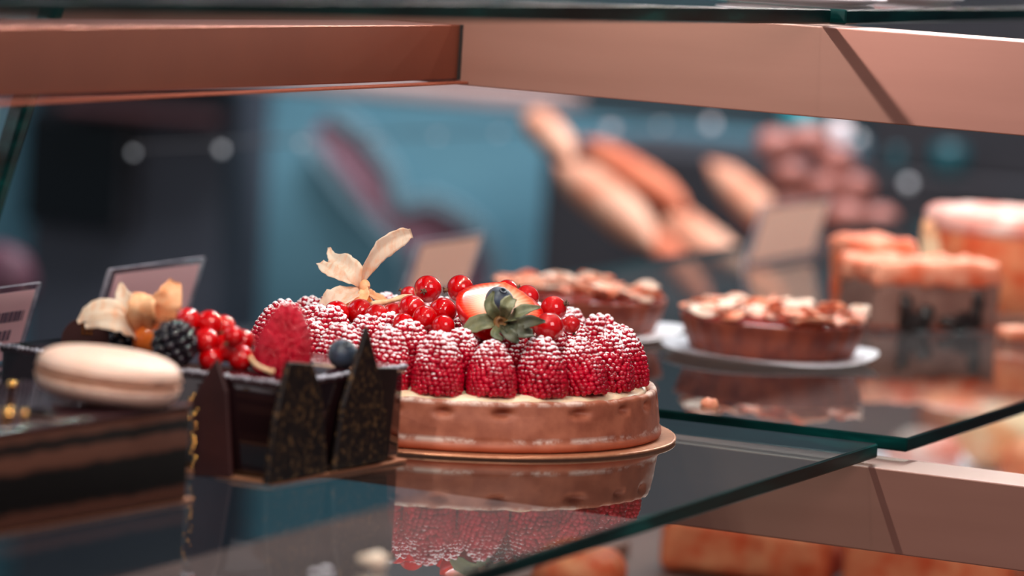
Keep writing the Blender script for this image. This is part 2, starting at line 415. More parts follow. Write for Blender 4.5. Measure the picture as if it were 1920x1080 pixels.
def baguette_mesh(L, R, m, sd):
    bm = bmesh.new(); rd = random.Random(sd); n = 26
    pts = [Vector((0, .006 * math.sin(i / n * 3 + sd), -L / 2 + L * i / n)) for i in range(n + 1)]
    rad = [R * max(.12, (1 - abs(2 * i / n - 1) ** 3.2)) * (1 + .05 * math.sin(i * 1.7 + sd)) for i in range(n + 1)]
    tube(bm, pts, rad, 20); me = bpy.data.meshes.new('loaf')
    return bm
LO = [((990, 228), (1068, 300), 24, 'bread', -.14, 'short pale baguette at the upper left of the bread pile'), ((1055, 305), (1222, 470), 33, 'bread', -.05, 'pale baguette at the left end of the bread pile'),
      ((1105, 258), (1280, 400), 27, 'bread_dark', .05, 'darker baguette reaching highest in the bread pile'),
      ((1240, 385), (1390, 505), 32, 'bread', -.04, 'pale baguette low in the middle of the bread pile'),
      ((1335, 318), (1500, 440), 28, 'bread', .16, 'pale baguette just left of the dark buns'),
      ((1215, 450), (1330, 560), 22, 'bread_dark', -.15, 'short orange baguette at the bottom of the bread pile'),
      ((1330, 470), (1470, 570), 20, 'bread_dark', .10, 'orange brown baguette right behind the large price card')]
for i, (a, b, R, m, dy, lab) in enumerate(LO):
    A = onY(*a, YB + .16 + dy); B = onY(*b, YB + .02 + dy); d = A - B
    bm = baguette_mesh(d.length * 1.1, R * .00058, m, i)
    o = finish('baguette', bm, m); o.location = (A + B) / 2; o.rotation_euler = d.to_track_quat('Z', 'Y').to_euler()
    tag(o, 'blurred ' + lab, 'baguette', 'baguettes in the bread pile')
bunpos = [(1455, 270, 36), (1515, 262, 38), (1565, 300, 36), (1478, 325, 34), (1540, 350, 38), (1600, 352, 34), (1590, 405, 36), (1650, 410, 34), (1535, 410, 34), (1480, 385, 34), (1655, 465, 38), (1590, 460, 38), (1525, 470, 38)]
BL = ['topmost left', 'topmost', 'upper right', 'left side', 'centre', 'right side', 'lower right', 'far right', 'lower middle', 'lower left', 'bottom right', 'bottom middle', 'bottom left']
for i, (x, y, r_) in enumerate(bunpos):
    bm = bmesh.new(); rr = r_ * .00046; ball(bm, (0, 0, 0), rr, 3, (1.15, 1, .8))
    for v in bm.verts: v.co += v.co.normalized() * .0025 * noise.noise(v.co * 60 + Vector((i, 0, 0)))
    o = finish('bun', bm, 'bun', loc=onY(x, y, 1.75 + .03 * (i % 3))); tag(o, 'brown glazed bun, %s one of the pile behind the large price card' % BL[i], 'bun', 'brown buns in the pile')
for k, (x, y, w_, h_) in enumerate([(1505, 225, 75, 60), (1780, 300, 70, 60), (1680, 300, 30, 45), (1740, 470, 34, 110)]):
    P = onY(x, y, YW - .34); s_ = .00054
    bm = bmesh.new(); lathe(bm, [(w_ * s_ * .42, -h_ * s_ / 2), (w_ * s_ * .5, -h_ * s_ * .4), (w_ * s_ * .5, h_ * s_ * .35), (w_ * s_ * .35, h_ * s_ / 2)], 24)
    tag(finish('tin', bm, ['teal_tin', 'teal_dark', 'teal_dark', 'teal_tin'][k], loc=P), ['turquoise tin just under the upper rail', 'teal tin above the round orange cake', 'small teal tin right of the buns', 'tall narrow light blue tin between the buns and the round cake'][k], 'tin', 'teal tins on the rack')

tag(px_box('cabinet', 'case_dark', (1625, 300), (2600, 500), YW - .28, .2, onY(1300, 289, YW - .3).z, .6), 'dark cabinet at the top right above the bread rack, blurred', 'cabinet')
# far case's light strip: a bar with small bulbs, running along the far counter
zs = .009
LP = [(250, 287, 0), (415, 281, 1), (565, 270, 0), (700, 260, 0), (820, 255, 0), (935, 248, 1), (1040, 242, 2), (1145, 241, 3), (1240, 236, 1), (1333, 232, 3), (1575, 245, 3), (1610, 262, 1), (1703, 345, 1)]
t = empty('light_strip', onZ(250, 287, zs), label='row of small round lamps strung along the far counter', cat='light strip'); o0 = t.location.copy()
ends = [onZ(250, 287, zs), onZ(1333, 232, zs)]
bm = bmesh.new(); tube(bm, [ends[0] - o0 + Vector((0, 0, .004)), ends[1] - o0 + Vector((0, 0, .004))], .0012, 6); finish('cable', bm, 'case_dark', t)
for x, y, k in LP[:10]:
    P = onZ(x, y, zs) - o0; bm = bmesh.new(); ball(bm, P, (.0022, .003, .006, .0045)[k], 2); finish('bulb', bm, 'led_bulb_dim' if k in (0, 1) else 'led_bulb', t)
for x, y, k in LP[10:]:
    P = onY(x, y, 1.9); bm = bmesh.new(); ball(bm, (0, 0, 0), (.004, .0045, .009, .010)[k], 2)
    tag(finish('lamp', bm, 'led_bulb_dim' if k == 1 else 'led_bulb', loc=P), {1575: 'large white lamp beside the buns', 1610: 'smaller pale lamp just right of the large white one', 1703: 'pale lamp above the tall blue tin'}[x], 'lamp', 'lamps over the bread rack')
# pink thing far left
bm = bmesh.new(); ball(bm, (0, 0, 0), .03, 3, (1.1, .8, 1)); 
for v in bm.verts: v.co *= 1 + .15 * noise.noise(v.co * 40)
tag(finish('gift_bag', bm, 'pink_paper', loc=onY(8, 520, 1.6)), 'dull pink paper bundle blurred at the left edge above the price card', 'bag')

# ---------------------------------------------------------------- display case
case = empty('display_case', (0, 0, -1.0), label='rose beige metal display case frame carrying the glass shelves', cat='display case')
def part(name, m, fn, label=None, smooth=False):
    bm = bmesh.new(); fn(bm)
    for v in bm.verts: v.co.z += 1.0
    o = finish(name, bm, m, case, smooth)
    if label: o['label'] = label
    return o
def skewbox(bm, x0, x1, y0, y1, za0, za1, zb0, zb1, axis, bev=.0006):
    """box whose bottom/top run from za at the low end of axis to zb at the high end"""
    box(bm, x0, x1, y0, y1, 0, 1)
    for v in bm.verts:
        t = (v.co.x - x0) / (x1 - x0) if axis == 0 else (v.co.y - y0) / (y1 - y0)
        lo, hi = za0 + (zb0 - za0) * t, za1 + (zb1 - za1) * t
        v.co.z = lo + (hi - lo) * v.co.z
    bmesh.ops.bevel(bm, geom=list(bm.edges), offset=bev, segments=2, profile=.5, affect='EDGES')
part('upper_rail', 'rail_paint', lambda b: skewbox(b, -.50, .60, .09, .128, .1472, .1852, .1415, .1836, 0))
part('lower_rail', 'rail_paint', lambda b: skewbox(b, -.26, .60, .09, .128, -.044, -.0065, -.049, -.0115, 0))
part('cross_rail', 'cross_rail_shade', lambda b: skewbox(b, -.078, -.044, -.75, .0898, .1505, .178, .1475, .1727, 1))
part('rail_seal', 'black_seal', lambda b: box(b, -.0442, -.0428, .0886, .0899, .1475, .1727))
part('cross_rail_lip', 'lip_brown', lambda b: skewbox(b, -.0435, -.038, -.75, .0885, .1477, .1488, .1457, .1468, 1, .0003))
part('deck', 'deck', lambda b: box(b, -.3, .34, -.5, 1.46, -.16, -.14, .001))
part('deck_ledge', 'rail_paint', lambda b: box(b, -.136, -.114, -.1, .52, -.1395, -.130, .001))
for i, (y0, y1) in enumerate(((-.5, -.47), (1.43, 1.46))):
    for x0 in (-.3, .30): part('case_leg', 'rail_paint', lambda b: box(b, x0, x0 + .04, y0, y1, -1.0, -.16, .001))

def pane(name, x0, x1, y0, y1, z, th, label, tiltz=0, cat='glass shelf'):
    bm = bmesh.new(); box(bm, x0, x1, y0, y1, -th, 0, .0007, seg=1); bm.normal_update()
    for f in bm.faces:
        f.material_index = 0 if f.normal.z > .9 else (1 if f.normal.z < -.9 else 2)
    for v in bm.verts: v.co.z += z + tiltz * (y1 - v.co.y) / (y1 - y0)
    return tag(finish(name, bm, ['glass_top', 'glass_bottom', 'glass_edge'], smooth=False), label, cat)
pane('glass_shelf', -.2375, .1668, -1.0, .1035, 0, .0065, 'clear glass shelf with a dark green edge under the raspberry tart')
pane('glass_shelf', -.2375, .1738, .1235, 1.62, .0012, .0065, 'clear glass shelf with a dark green edge under the two nut tarts')
pane('glass_shelf', -.21, .131, -.95, .102, .192, .0068, 'upper glass shelf seen edge on at left, dark green edge', .0118)
pane('glass_shelf', -.21, .136, .108, 1.2, .192, .0068, 'upper glass shelf seen edge on at the right end, dark green edge')

# slanted back pane at the left
def back_pane():
    P0 = onY(62, 170, .05); P1 = onY(-8, 400, .05); d = (P0 - P1); sl = d.x / d.z
    bm = bmesh.new(); box(bm, 0, .005, -.8, .05, 0, .30, .0005, seg=1); bm.normal_update()
    for f in bm.faces: f.material_index = 1 if abs(f.normal.y) > .5 or abs(f.normal.z) > .5 else 0
    for v in bm.verts: v.co = Vector((P0.x + v.co.x + sl * (v.co.z + .004 - P0.z) - .004, v.co.y, v.co.z + .004))
    gp = empty('back_panel', (P0.x, 0, 0)); gp.location = (0, 0, 0)
    o = finish('glass_pane', bm, ['acrylic', 'glass_edge'], gp, smooth=False)
    bm = bmesh.new(); box(bm, -.003, .0065, .044, .052, 0, .30, .001)
    for v in bm.verts: v.co = Vector((P0.x + v.co.x + sl * (v.co.z + .004 - P0.z) - .004, v.co.y, v.co.z + .004))
    finish('edge_seal', bm, 'glass_edge', gp, False)
    tag(gp, 'slanted glass back panel with a dark green edge at the far left', 'glass panel')
back_pane()

# ---------------------------------------------------------------- price cards
def price_card(y0, x, h=.040, wd=.092, label='', rows=(), paper='paper_pink', lean=.27, rz=0):
    t = empty('price_card', (x, y0, .0005 if y0 < .1 else .0016), rz, label=label, cat='price card', group='price cards along the back of the shelf')
    sh = Matrix.Identity(4); sh[0][2] = lean
    def obj(name, m, fn):
        bm = bmesh.new(); fn(bm)
        for v in bm.verts: v.co = sh @ v.co
        return finish(name, bm, m, t, False)
    bm = bmesh.new(); box(bm, -.0015, .0015, 0, wd, 0, h, .0007); bm.normal_update()
    for f in bm.faces: f.material_index = 0 if abs(f.normal.x) > .9 else 1
    for v in bm.verts: v.co = sh @ v.co
    finish('holder', bm, ['acrylic', 'acrylic_edge'], t, False)
    obj('base', 'acrylic', lambda b: box(b, .0, .016, 0, wd, 0, .0015, .0004))
    pp = obj('paper', paper, lambda b: box(b, .0017, .0021, .004, wd - .006, .003, h - .003))
    if rows:
        bm = bmesh.new()
        for (ya, yb, z0, z1) in rows: box(bm, .0022, .0024, ya, yb, z0, z1)
        for v in bm.verts: v.co = sh @ v.co
        i = finish('print', bm, 'ink', pp, False)
    return t
def words(rd, y0, y1, z, hgt, n):
    out = []; y = y0
    while y < y1:
        w_ = rd.uniform(.0015, .0035); out.append((y, min(y + w_, y1), z, z + hgt)); y += w_ + rd.uniform(.0006, .0016)
    return out
rd = random.Random(3)
price_card(-.066, -.2345, .0395, .094, 'pale pink price card in a clear holder, cut off at the left edge',
           words(rd, .05, .083, .022, .005, 8) + words(rd, .05, .076, .013, .005, 8))
price_card(.095, -.2355, .0415, .096, 'pink price card in a clear holder behind the dried husk petals',
           words(rd, .03, .062, .019, .0012, 8) + words(rd, .035, .06, .014, .0012, 8))
price_card(.449, -.2345, .034, .088, 'beige price card standing behind the currants of the raspberry tart', (), 'paper_beige')
price_card(.83, -.172, .041, .130, 'large beige price card at right, between the baguettes and the orange cakes', (), 'paper_beige')
price_card(1.28, -.12, .05, .09, 'pale price card at the right edge behind the round orange cake', (), 'paper_beige')

# ---------------------------------------------------------------- raspberry tart
TR = .0955
tart = empty('raspberry_tart', (0, 0, .0016), label='large round tart with a golden pastry crust full of sugared raspberries', cat='tart')
cb = tag(finish('cake_board', lathe(bmesh.new(), [(.1015, 0), (.1025, .0004), (.1025, .0010), (.1015, .0013)], 128), 'board_gold', loc=(0, 0, .0003)), 'thin round gold cake board under the raspberry tart', 'cake board')
def crust_w(r, z, a):
    # small finger dents under the rim and a slightly uneven lip
    if r > .088:
        d = max(0, math.sin(a * 21 + 1.3 * math.sin(a * 5))) ** 3
        k = math.exp(-((z - .0165) / .0016) ** 2); r -= .0036 * d * k
        r += .0004 * math.sin(a * 11) * (z / .02) + .0005 * noise.noise(Vector((math.cos(a) * 8, math.sin(a) * 8, z * 120)))
        if z > .019: z += .0007 * noise.noise(Vector((math.cos(a) * 14, math.sin(a) * 14, 3)))
    return r, z
prof = [(.0925, 0), (.0952, .0006), (.0958, .002), (.0956, .0035), (.0946, .0046), (.0948, .006)]
prof += [(.0949 - .0001 * i, .006 + i * .0007) for i in range(1, 20)]
prof += [(.0928, .0203), (.0921, .0212), (.0905, .0214), (.0893, .0206), (.0888, .019), (.0885, .012)]
bm = lathe(bmesh.new(), prof, 360, wob=crust_w); finish('crust', bm, 'crust', tart)
def cus(r, z, a):
    n_ = noise.noise(Vector((math.cos(a) * 10, math.sin(a) * 10, 1))); return r + .0006 * n_, z + (.0012 * n_ if r > .05 else 0)
finish('custard', lathe(bmesh.new(), [(.088, .013), (.0884, .0195), (.087, .0215), (.083, .0225), (.05, .0222), (.01, .0222)], 180, wob=cus), 'custard', tart)

def raspberry_bm(sd, R=.0112, H=.027, rows=10, sub=3, dr=.0021):
    bm = bmesh.new(); rd = random.Random(sd)
    dr_ = dr
    def rad(t): return R * (1 - max(0, (t - .12)) ** 2.3 * .93) * (1 if t > .12 else .93 + .6 * t)
    prof = [(max(.0004, (rad(i / 14) - dr * .85)), H * (i / 14) * .93 + .001) for i in range(15)]
    lathe(bm, prof, 18)
    for i in range(rows):
        t = (i + .35) / rows; rr = max(0, rad(t) - dr * .55); z = .0008 + H * .95 * t
        n = max(1, int(round(2 * math.pi * rr / (dr * 1.72))))
        if i == rows - 1: n = min(n, 5)
        for k in range(n):
            a = (k + .5 * (i % 2) + rd.uniform(-.2, .2)) * 2 * math.pi / n + i * .07
            s_ = dr * rd.uniform(.88, 1.18)
            ball(bm, (rr * math.cos(a), rr * math.sin(a), z + rd.uniform(-.0004, .0004)), s_, sub, (1, 1, rd.uniform(.85, 1.1)))
    ball(bm, (0, 0, H * .965), dr, sub)
    for v in bm.verts: v.co.z = max(v.co.z, 0)
    return bm
protos = []
for i in range(4):
    o = finish('raspberry', raspberry_bm(i, [.0109, .0105, .0112, .0108][i], [.0265, .025, .026, .0275][i], 13 + i % 2, 2, .00145), 'raspberry_sugared'); protos.append(o)
used = [False] * 4
ZB = .0016 + .0212
def put_rasp(x, y, z, k, tilt, az, label, group, s=1.0):
    o = protos[k]
    if used[k]: o = protos[k].copy(); COL.objects.link(o)
    used[k] = True
    o.location = (x, y, z); o.scale = (s, s, s)
    q = Matrix.Rotation(az, 4, 'Z') @ Matrix.Rotation(tilt, 4, 'Y') @ Matrix.Rotation(random.uniform(0, 6.28), 4, 'Z')
    o.rotation_euler = q.to_euler(); tag(o, label, 'raspberry', group); return o
NR = 21; a_view = math.atan2(CAM.y, CAM.x)
front_labels = {0: 'sugared raspberry in the rim row, straight below the strawberry leaves', 1: 'sugared raspberry in the rim row, below the right-hand currants',
                -1: 'sugared raspberry in the rim row, first to the left of the one below the strawberry', -2: 'sugared raspberry in the rim row, next to the dark chocolate shard',
                2: 'sugared raspberry in the rim row, second from its right end', 3: 'sugared raspberry at the right end of the rim row'}
for i in range(NR):
    a = a_view + .25 + 2 * math.pi * i / NR; k = i if i <= NR // 2 else i - NR
    lab = front_labels.get(k, 'sugared raspberry in the rim row of the tart, at its far side')
    if k in (-3, -4, -5): lab = 'sugared raspberry in the rim row, mostly hidden behind the chocolate shards'
    R_ = .0785 + random.uniform(-.001, .001)
    put_rasp(R_ * math.cos(a), R_ * math.sin(a), ZB, random.randrange(4), -.16 + random.uniform(-.06, .06), a, lab, 'raspberries in the rim row of the tart', random.uniform(.98, 1.06))
for ring, (R_, n, h) in enumerate(((.0565, 16, .003), (.035, 10, .002), (.0125, 4, .001))):
    for i in range(n):
        a = 2 * math.pi * (i + .3) / n + ring; x, y = R_ * math.cos(a), R_ * math.sin(a)
        side = 'left' if x * math.cos(YAW) + y * math.sin(YAW) < 0 else 'right'
        nm = ['in the second row', 'in the third row', 'in the middle'][ring]
        put_rasp(x, y, ZB + h, random.randrange(4), random.uniform(-.15, .15), a, 'sugared raspberry %s of the tart, %s half of the tart' % (nm, side), 'raspberries %s of the tart' % nm, random.uniform(.92, 1.02))

# ---------------------------------------------------------------- currants
def currant_proto(R=.0060):
    o = finish('red_currant', (lambda b: (ball(b, (0, 0, 0), R, 4, (1, 1, .97)), b)[1])(bmesh.new()), 'currant')
    bm = bmesh.new(); tube(bm, [(0, 0, R * .93), (0, 0, R * 1.1), (0, 0, R * 1.22)], [.0011, .0010, .0005], 8)
    for k in range(5):
        a = k * 1.257; tube(bm, [(0, 0, R * 1.02), (.0009 * math.cos(a), .0009 * math.sin(a), R * 1.2), (.0017 * math.cos(a), .0017 * math.sin(a), R * 1.24)], [.0004, .0004, .00015], 5)
    finish('flower_tip', bm, 'currant_tip', o); return o
cur = currant_proto(); cur_used = False
def put_currant(px, py, Y, rpx, tip, label, group='red currants on the tart', Z=None):
    global cur_used
    o = cur if not cur_used else copy_tree(cur); cur_used = True
    P = onY(px, py, Y) if Z is None else onZ(px, py, Z); dist = (P - CAM).dot(fw)
    o.location = P; s_ = rpx * dist / FPX / .0060; o.scale = (s_, s_, s_)
    d = RT * tip[0] + UP * tip[1] - fw * tip[2]; o.rotation_euler = d.to_track_quat('Z', 'Y').to_euler()
    tag(o, label, 'currant', group); return P
CUR = [(631, 588, -.032, 25, (-.2, -.5, .3), 'red currant at the left end of the tart cluster, under the husk petals'),
       (674, 585, -.024, 26, (.3, -1, -.3), 'red currant second from the left in the tart cluster, below the husk centre'),
       (706, 592, -.030, 23, (.2, -1, .1), 'red currant below the left end of the cream stalk'),
       (737, 590, -.024, 23, (.1, -1, -.2), 'red currant directly below the middle of the cream stalk'),
       (767, 553, .012, 17, (-1, .6, .1), 'small red currant peeping out at the right end of the cream stalk'),
       (802, 542, -.004, 26, (-.25, -.15, 1), 'red currant with its dark flower tip facing out, topmost of the left cluster'),
       (772, 578, -.028, 26, (-.3, -1, .2), 'red currant just below and left of the topmost one'),
       (797, 596, -.036, 24, (-.4, -.8, .1), 'dark red currant low in the middle of the left cluster'),
       (830, 584, -.024, 27, (.3, -1, .2), 'red currant touching the left side of the strawberry'),
       (831, 612, -.044, 22, (.2, -1, .4), 'shaded red currant low beside the strawberry, lowest of the left cluster'),
       (863, 541, .012, 26, (-1, -.1, .2), 'red currant standing high directly left of the strawberry tip'),
       (757, 608, -.042, 21, (-.2, -.5, .9), 'red currant lowest in the left cluster, with its tip turned to the viewer'),
       (951, 545, .030, 21, (1, .3, .1), 'red currant peeping over the back of the strawberry'),
       (988, 557, .014, 23, (-.2, -.25, 1), 'red currant with a pale flower tip, right behind the strawberry'),
       (1038, 579, -.004, 25, (.9, .4, .4), 'red currant highest of the group at the right of the strawberry'),
       (1029, 613, -.030, 28, (0, -1, .2), 'dark red currant right under the highest one at the right of the strawberry'),
       (1071, 608, -.010, 17, (.3, -1, -.2), 'smallest red currant, at the far right of the tart cluster')]
for c in CUR: put_currant(*c)
# cream currant stalk
bm = bmesh.new(); tube(bm, catmull([onY(x, y, yy) for x, y, yy in ((697, 570, -.026), (725, 566, -.018), (750, 559, -.008), (772, 555, .000))], 12), [.0012 + .0003 * math.sin(i) for i in range(12)], 8)
tag(finish('currant_stalk', bm, 'stem_cream'), 'cream coloured bare stalk lying across the red currants on the tart', 'stalk')

# ---------------------------------------------------------------- physalis husk on the tart
def physalis():
    base = onY(680, 548, -.004); t = empty('physalis', base, label='physalis with dried pale orange husk petals opened like wings on the tart', cat='physalis')
    def L(x, y, yy): return onY(x, y, yy) - base
    def pt(name, pts, wd, nrm, m='husk', cup=.25, wav=.25, seed=0, n=20):
        w0 = [w_ * .000232 for w_ in wd]; q = len(w0) - 1
        def W(s):
            k = s * q; i = min(int(k), q - 1); u = k - i; u = u * u * (3 - 2 * u); return max(.0002, w0[i] * (1 - u) + w0[i + 1] * u)
        bm = bmesh.new(); petal(bm, [L(*p) for p in pts], W, nrm, cup, n, 9, .00035, wav, seed); finish(name, bm, m, t)
    F = -fw
    pt('petal', [(679, 532, -.004), (695, 496, -.006), (722, 463, -.004), (752, 444, 0), (772, 437, .002)], [3, 14, 20, 17, 9], F + RT * .5, seed=1, wav=.18)
    pt('petal', [(677, 540, -.004), (664, 512, -.008), (640, 493, -.006), (622, 480, 0), (617, 464, .002)], [5, 21, 22, 9, 3], F + UP * .5, seed=2)
    pt('petal', [(672, 538, -.004), (645, 520, -.014), (618, 505, -.016), (600, 492, -.010)], [4, 13, 17, 8], F + UP * .9, seed=3)
    pt('petal', [(678, 542, -.004), (650, 552, -.018), (625, 564, -.026), (596, 588, -.028)], [6, 21, 23, 10], F + UP * .6, seed=4, cup=.35)
    pt('petal', [(683, 538, -.006), (680, 555, -.012), (664, 574, -.020), (645, 586, -.024)], [7, 12, 13, 8], F - RT * .2, 'husk_orange', seed=5)
    pt('petal', [(684, 542, 0), (700, 554, .004), (716, 560, .008), (730, 566, .012)], [6, 10, 9, 3], F + UP * .8, 'husk_orange', seed=6)
    bm = bmesh.new(); ball(bm, L(684, 536, -.006), .0022, 3, (1.1, 1, 1.3))
    for k in range(5): a = k * 1.25; tube(bm, [L(684, 536, -.006), L(684 + 9 * math.cos(a), 536 + 8 * math.sin(a), -.007)], [.0012, .0004], 6)
    finish('husk_centre', bm, 'husk_orange', t)
    bm = bmesh.new(); ball(bm, L(672, 574, .002), .0070, 3); finish('fruit', bm, 'physalis_fruit', t)
physalis()

# ---------------------------------------------------------------- half strawberry with leaves, blueberry
def strawberry():
    O = onY(931, 608, -.038)                        # calyx centre
    hx = Vector((math.cos(YAW), math.sin(YAW), 0)); away = Vector((-math.sin(YAW), math.cos(YAW), 0))
    x = (hx - Vector((0, 0, 1)) * .16).normalized(); y = (away * .9 + Vector((0, 0, 1)) * .43 - hx * .30).normalized(); y = (y - x * y.dot(x)).normalized(); z = x.cross(y)
    M = Matrix((x, y, z)).transposed().to_4x4(); M.translation = O
    t = empty('strawberry', O, label='halved strawberry, cut face up, with grey green leaves on the tart', cat='strawberry'); t.rotation_euler = M.to_euler()
    def half_w(s):                                   # outline of the berry, s along its length
        return .0192 * math.sin(math.pi * min(1, (s * .86 + .10))) ** .62
    n, k, Lg = 26, 22, .038
    bm = bmesh.new(); top = []; rows = []
    for i in range(n + 1):
        s_ = i / n; w_ = half_w(s_) * (1 if i < n else .15); yy = -.002 + Lg * s_; r_ = []
        for j in range(k + 1):
            a = math.pi * j / k
            bump = .0004 * noise.noise(Vector((w_ * math.cos(a) * 400, yy * 400, 2)))
            r_.append(bm.verts.new((-(w_ + bump) * math.cos(a), yy, -(w_ * .8 + bump) * math.sin(a))))
        rows.append(r_)
    for A, B in zip(rows, rows[1:]):
        for j in range(k): bm.faces.new((A[j], A[j + 1], B[j + 1], B[j])).material_index = 0
    for r_ in (rows[0], rows[-1]):
        bm.faces.new(r_).material_index = 0
    cut = []
    for r_ in rows:
        w_ = r_[-1].co.x; L_ = [r_[0]] + [bm.verts.new((-w_ + 2 * w_ * j / 12, r_[0].co.y, .0016 * (1 - (2 * j / 12 - 1) ** 2))) for j in range(1, 12)] + [r_[-1]]; cut.append(L_)
    for A, B in zip(cut, cut[1:]):
        for j in range(12): bm.faces.new((A[j], B[j], B[j + 1], A[j + 1])).material_index = 1
    bmesh.ops.recalc_face_normals(bm, faces=bm.faces); finish('flesh', bm, ['straw_skin', 'straw_cut'], t)
    # leaves: in world then to local
    Mi = M.inverted()
    def leaf(pts, wd, nrm, m, seed, cup=.3):
        P = [Mi @ onY(*p) for p in pts]; w0 = [w_ * .000232 for w_ in wd]; q = len(w0) - 1
        def W(s):
            kk = s * q; i = min(int(kk), q - 1); return max(.0002, w0[i] * (1 - kk + i) + w0[i + 1] * (kk - i))
        bm = bmesh.new(); petal(bm, P, W, Mi.to_3x3() @ nrm, cup, 14, 7, .0004, .12, seed); finish('leaf', bm, m, t)
    F = -fw; c = (942, 604, -.040)
    leaf([c, (915, 603, -.046), (890, 609, -.048), (864, 626, -.050)], [5, 15, 17, 3], F + UP * .4, 'leaf', 1)
    leaf([c, (925, 585, -.046), (918, 568, -.046), (926, 546, -.044)], [5, 12, 10, 2], F - RT * .3, 'leaf', 2)
    leaf([c, (948, 582, -.050), (952, 570, -.050), (962, 558, -.046)], [5, 11, 14, 8], F + UP * .2, 'leaf', 3)
    leaf([c, (965, 592, -.048), (985, 580, -.046), (1013, 576, -.042)], [5, 12, 11, 2], F + UP * .5, 'leaf', 4)
    leaf([c, (970, 608, -.050), (995, 602, -.048), (1022, 603, -.042)], [6, 12, 12, 2], F + UP * .1, 'leaf_dark', 5)
    leaf([c, (960, 618, -.052), (980, 622, -.052), (1000, 625, -.046)], [6, 12, 14, 8], F + UP * .5, 'leaf_dark', 6)
    leaf([c, (950, 622, -.054), (962, 632, -.056), (972, 642, -.054)], [6, 11, 11, 3], F + UP * .4, 'leaf_dark', 8)
    leaf([c, (930, 620, -.050), (928, 628, -.052), (943, 637, -.052)], [4, 8, 7, 4], F + UP * .3, 'leaf', 7)
    bm = bmesh.new(); P = Mi @ onY(940, 605, -.044)
    bx = Mi.to_3x3() @ F; q = bx.to_track_quat('Z', 'Y').to_matrix().to_4x4(); q.translation = P
    lathe(bm, [(.0038, -.003), (.0032, 0), (.0026, .0016), (.0018, .002), (.0012, .0008), (.0005, .0002)], 20)
    bmesh.ops.transform(bm, matrix=q, verts=bm.verts); finish('stalk_stub', bm, 'leaf_core', t)
strawberry()
def blueberry(px, py, Y, rpx, label, Z=None):
    P = onY(px, py, Y); R = rpx * (P - CAM).dot(fw) / FPX
    def w_(r, z, a): return r * (1 + .02 * math.sin(3 * a)), z
    bm = bmesh.new(); pr = []
    for i in range(1, 24):
        th = math.pi * i / 24; pr.append((R * math.sin(th), -R * .92 * math.cos(th)))
    pr += [(R * .30, R * .98), (R * .22, R * .84), (R * .05, R * .82)]
    lathe(bm, pr, 32, wob=w_); o = finish('blueberry', bm, 'blueberry', loc=P); o.rotation_euler = (.4, .5, 0)
    return tag(o, label, 'blueberry', None)
blueberry(936, 563, -.030, 27, 'dark blueberry resting on the cut face of the strawberry')

# ---------------------------------------------------------------- chocolate dessert with shards
ZC = .0405
RZ = -.10
K = Vector((.026, -.213, 0))
choc = empty('chocolate_cake', (K.x, K.y, .0016), RZ, label='dark glazed chocolate cake ringed with chocolate shards and topped with berries', cat='cake')
tag(finish('cake_board', box(bmesh.new(), -.139, .0015, -.0045, .097, 0, .0013, .0004), 'board_gold', loc=(K.x, K.y, .0003), rot=(0, 0, RZ), smooth=False), 'gold board under the chocolate cake with the shards', 'cake board')
bm = bmesh.new(); box(bm, -.136, 0, 0, .094, 0, .038, .003, seg=4); finish('body', bm, 'choc_glaze', choc)
bm = bmesh.new(); box(bm, -.1365, .0005, -.0005, .0945, .0355, .039, .0016, seg=3); finish('glaze', bm, 'glaze_top', choc)
def along_edge(bm):
    rd = random.Random(5)
    for i in range(60):
        y = i / 59 * .094; ball(bm, (.0002, y, .0385 + rd.uniform(-.0002, .0004)), .0011 * rd.uniform(.7, 1.2), 1)
    for i in range(60):
        ball(bm, (-.136 * i / 59, 0, .0385 + rd.uniform(-.0002, .0004)), .0011 * rd.uniform(.7, 1.2), 1)
bm = bmesh.new(); along_edge(bm); finish('rim_glint', bm, 'glint_silver', choc)  # pale beads stand in for the silver highlight along the glaze rim
def local(P): return (Matrix.Translation(choc.location) @ Matrix.Rotation(RZ, 4, 'Z')).inverted() @ P
def shard_front(pts, off, m, th=.0022, lab=None):      # on the near face (local y = 0)
    Yw = K.y - off; out = []
    for x, y in pts:
        P = local(onY(x, y, K.y - off)); out.append((P.x, P.z))
    bm = bmesh.new(); prism(bm, out, th, Matrix.Translation((0, -.0025 - off, 0))); bmesh.ops.recalc_face_normals(bm, faces=bm.faces)
    bmesh.ops.bevel(bm, geom=list(bm.edges), offset=.0004, segments=1, affect='EDGES'); return finish('shard', bm, m, choc, False)
def shard_side(pts, off, m, th=.0022):                 # on the customers' face (local x = 0)
    out = []
    for x, y in pts:
        P = local(onX(x, y, K.x + off)); 
        # intersect with local plane x = off
        d = ray(x, y); R3 = Matrix.Rotation(-RZ, 3, 'Z'); c0 = R3 @ (CAM - choc.location); dl = R3 @ d; k = (off - c0.x) / dl.x; q = c0 + dl * k
        out.append((q.y, q.z))
    Mm = Matrix.Translation((off, 0, 0)) @ Matrix.Rotation(math.pi / 2, 4, 'Z')
    bm = bmesh.new(); prism(bm, out, th, Mm); bmesh.ops.recalc_face_normals(bm, faces=bm.faces)
    bmesh.ops.bevel(bm, geom=list(bm.edges), offset=.0004, segments=1, affect='EDGES'); return finish('shard', bm, m, choc, False)
shard_front([(362, 892), (438, 897), (428, 735), (407, 672), (385, 705), (358, 750)], .001, 'choc_shard')
shard_side([(496, 908), (612, 884), (600, 735), (583, 682), (538, 678), (512, 790)], .0022, 'shard_gold')
shard_side([(622, 882), (720, 862), (722, 760), (705, 690), (686, 612), (662, 690), (640, 760)], .0032, 'shard_gold')
shard_side([(690, 868), (724, 858), (742, 690), (700, 688)], .0015, 'choc_dark')
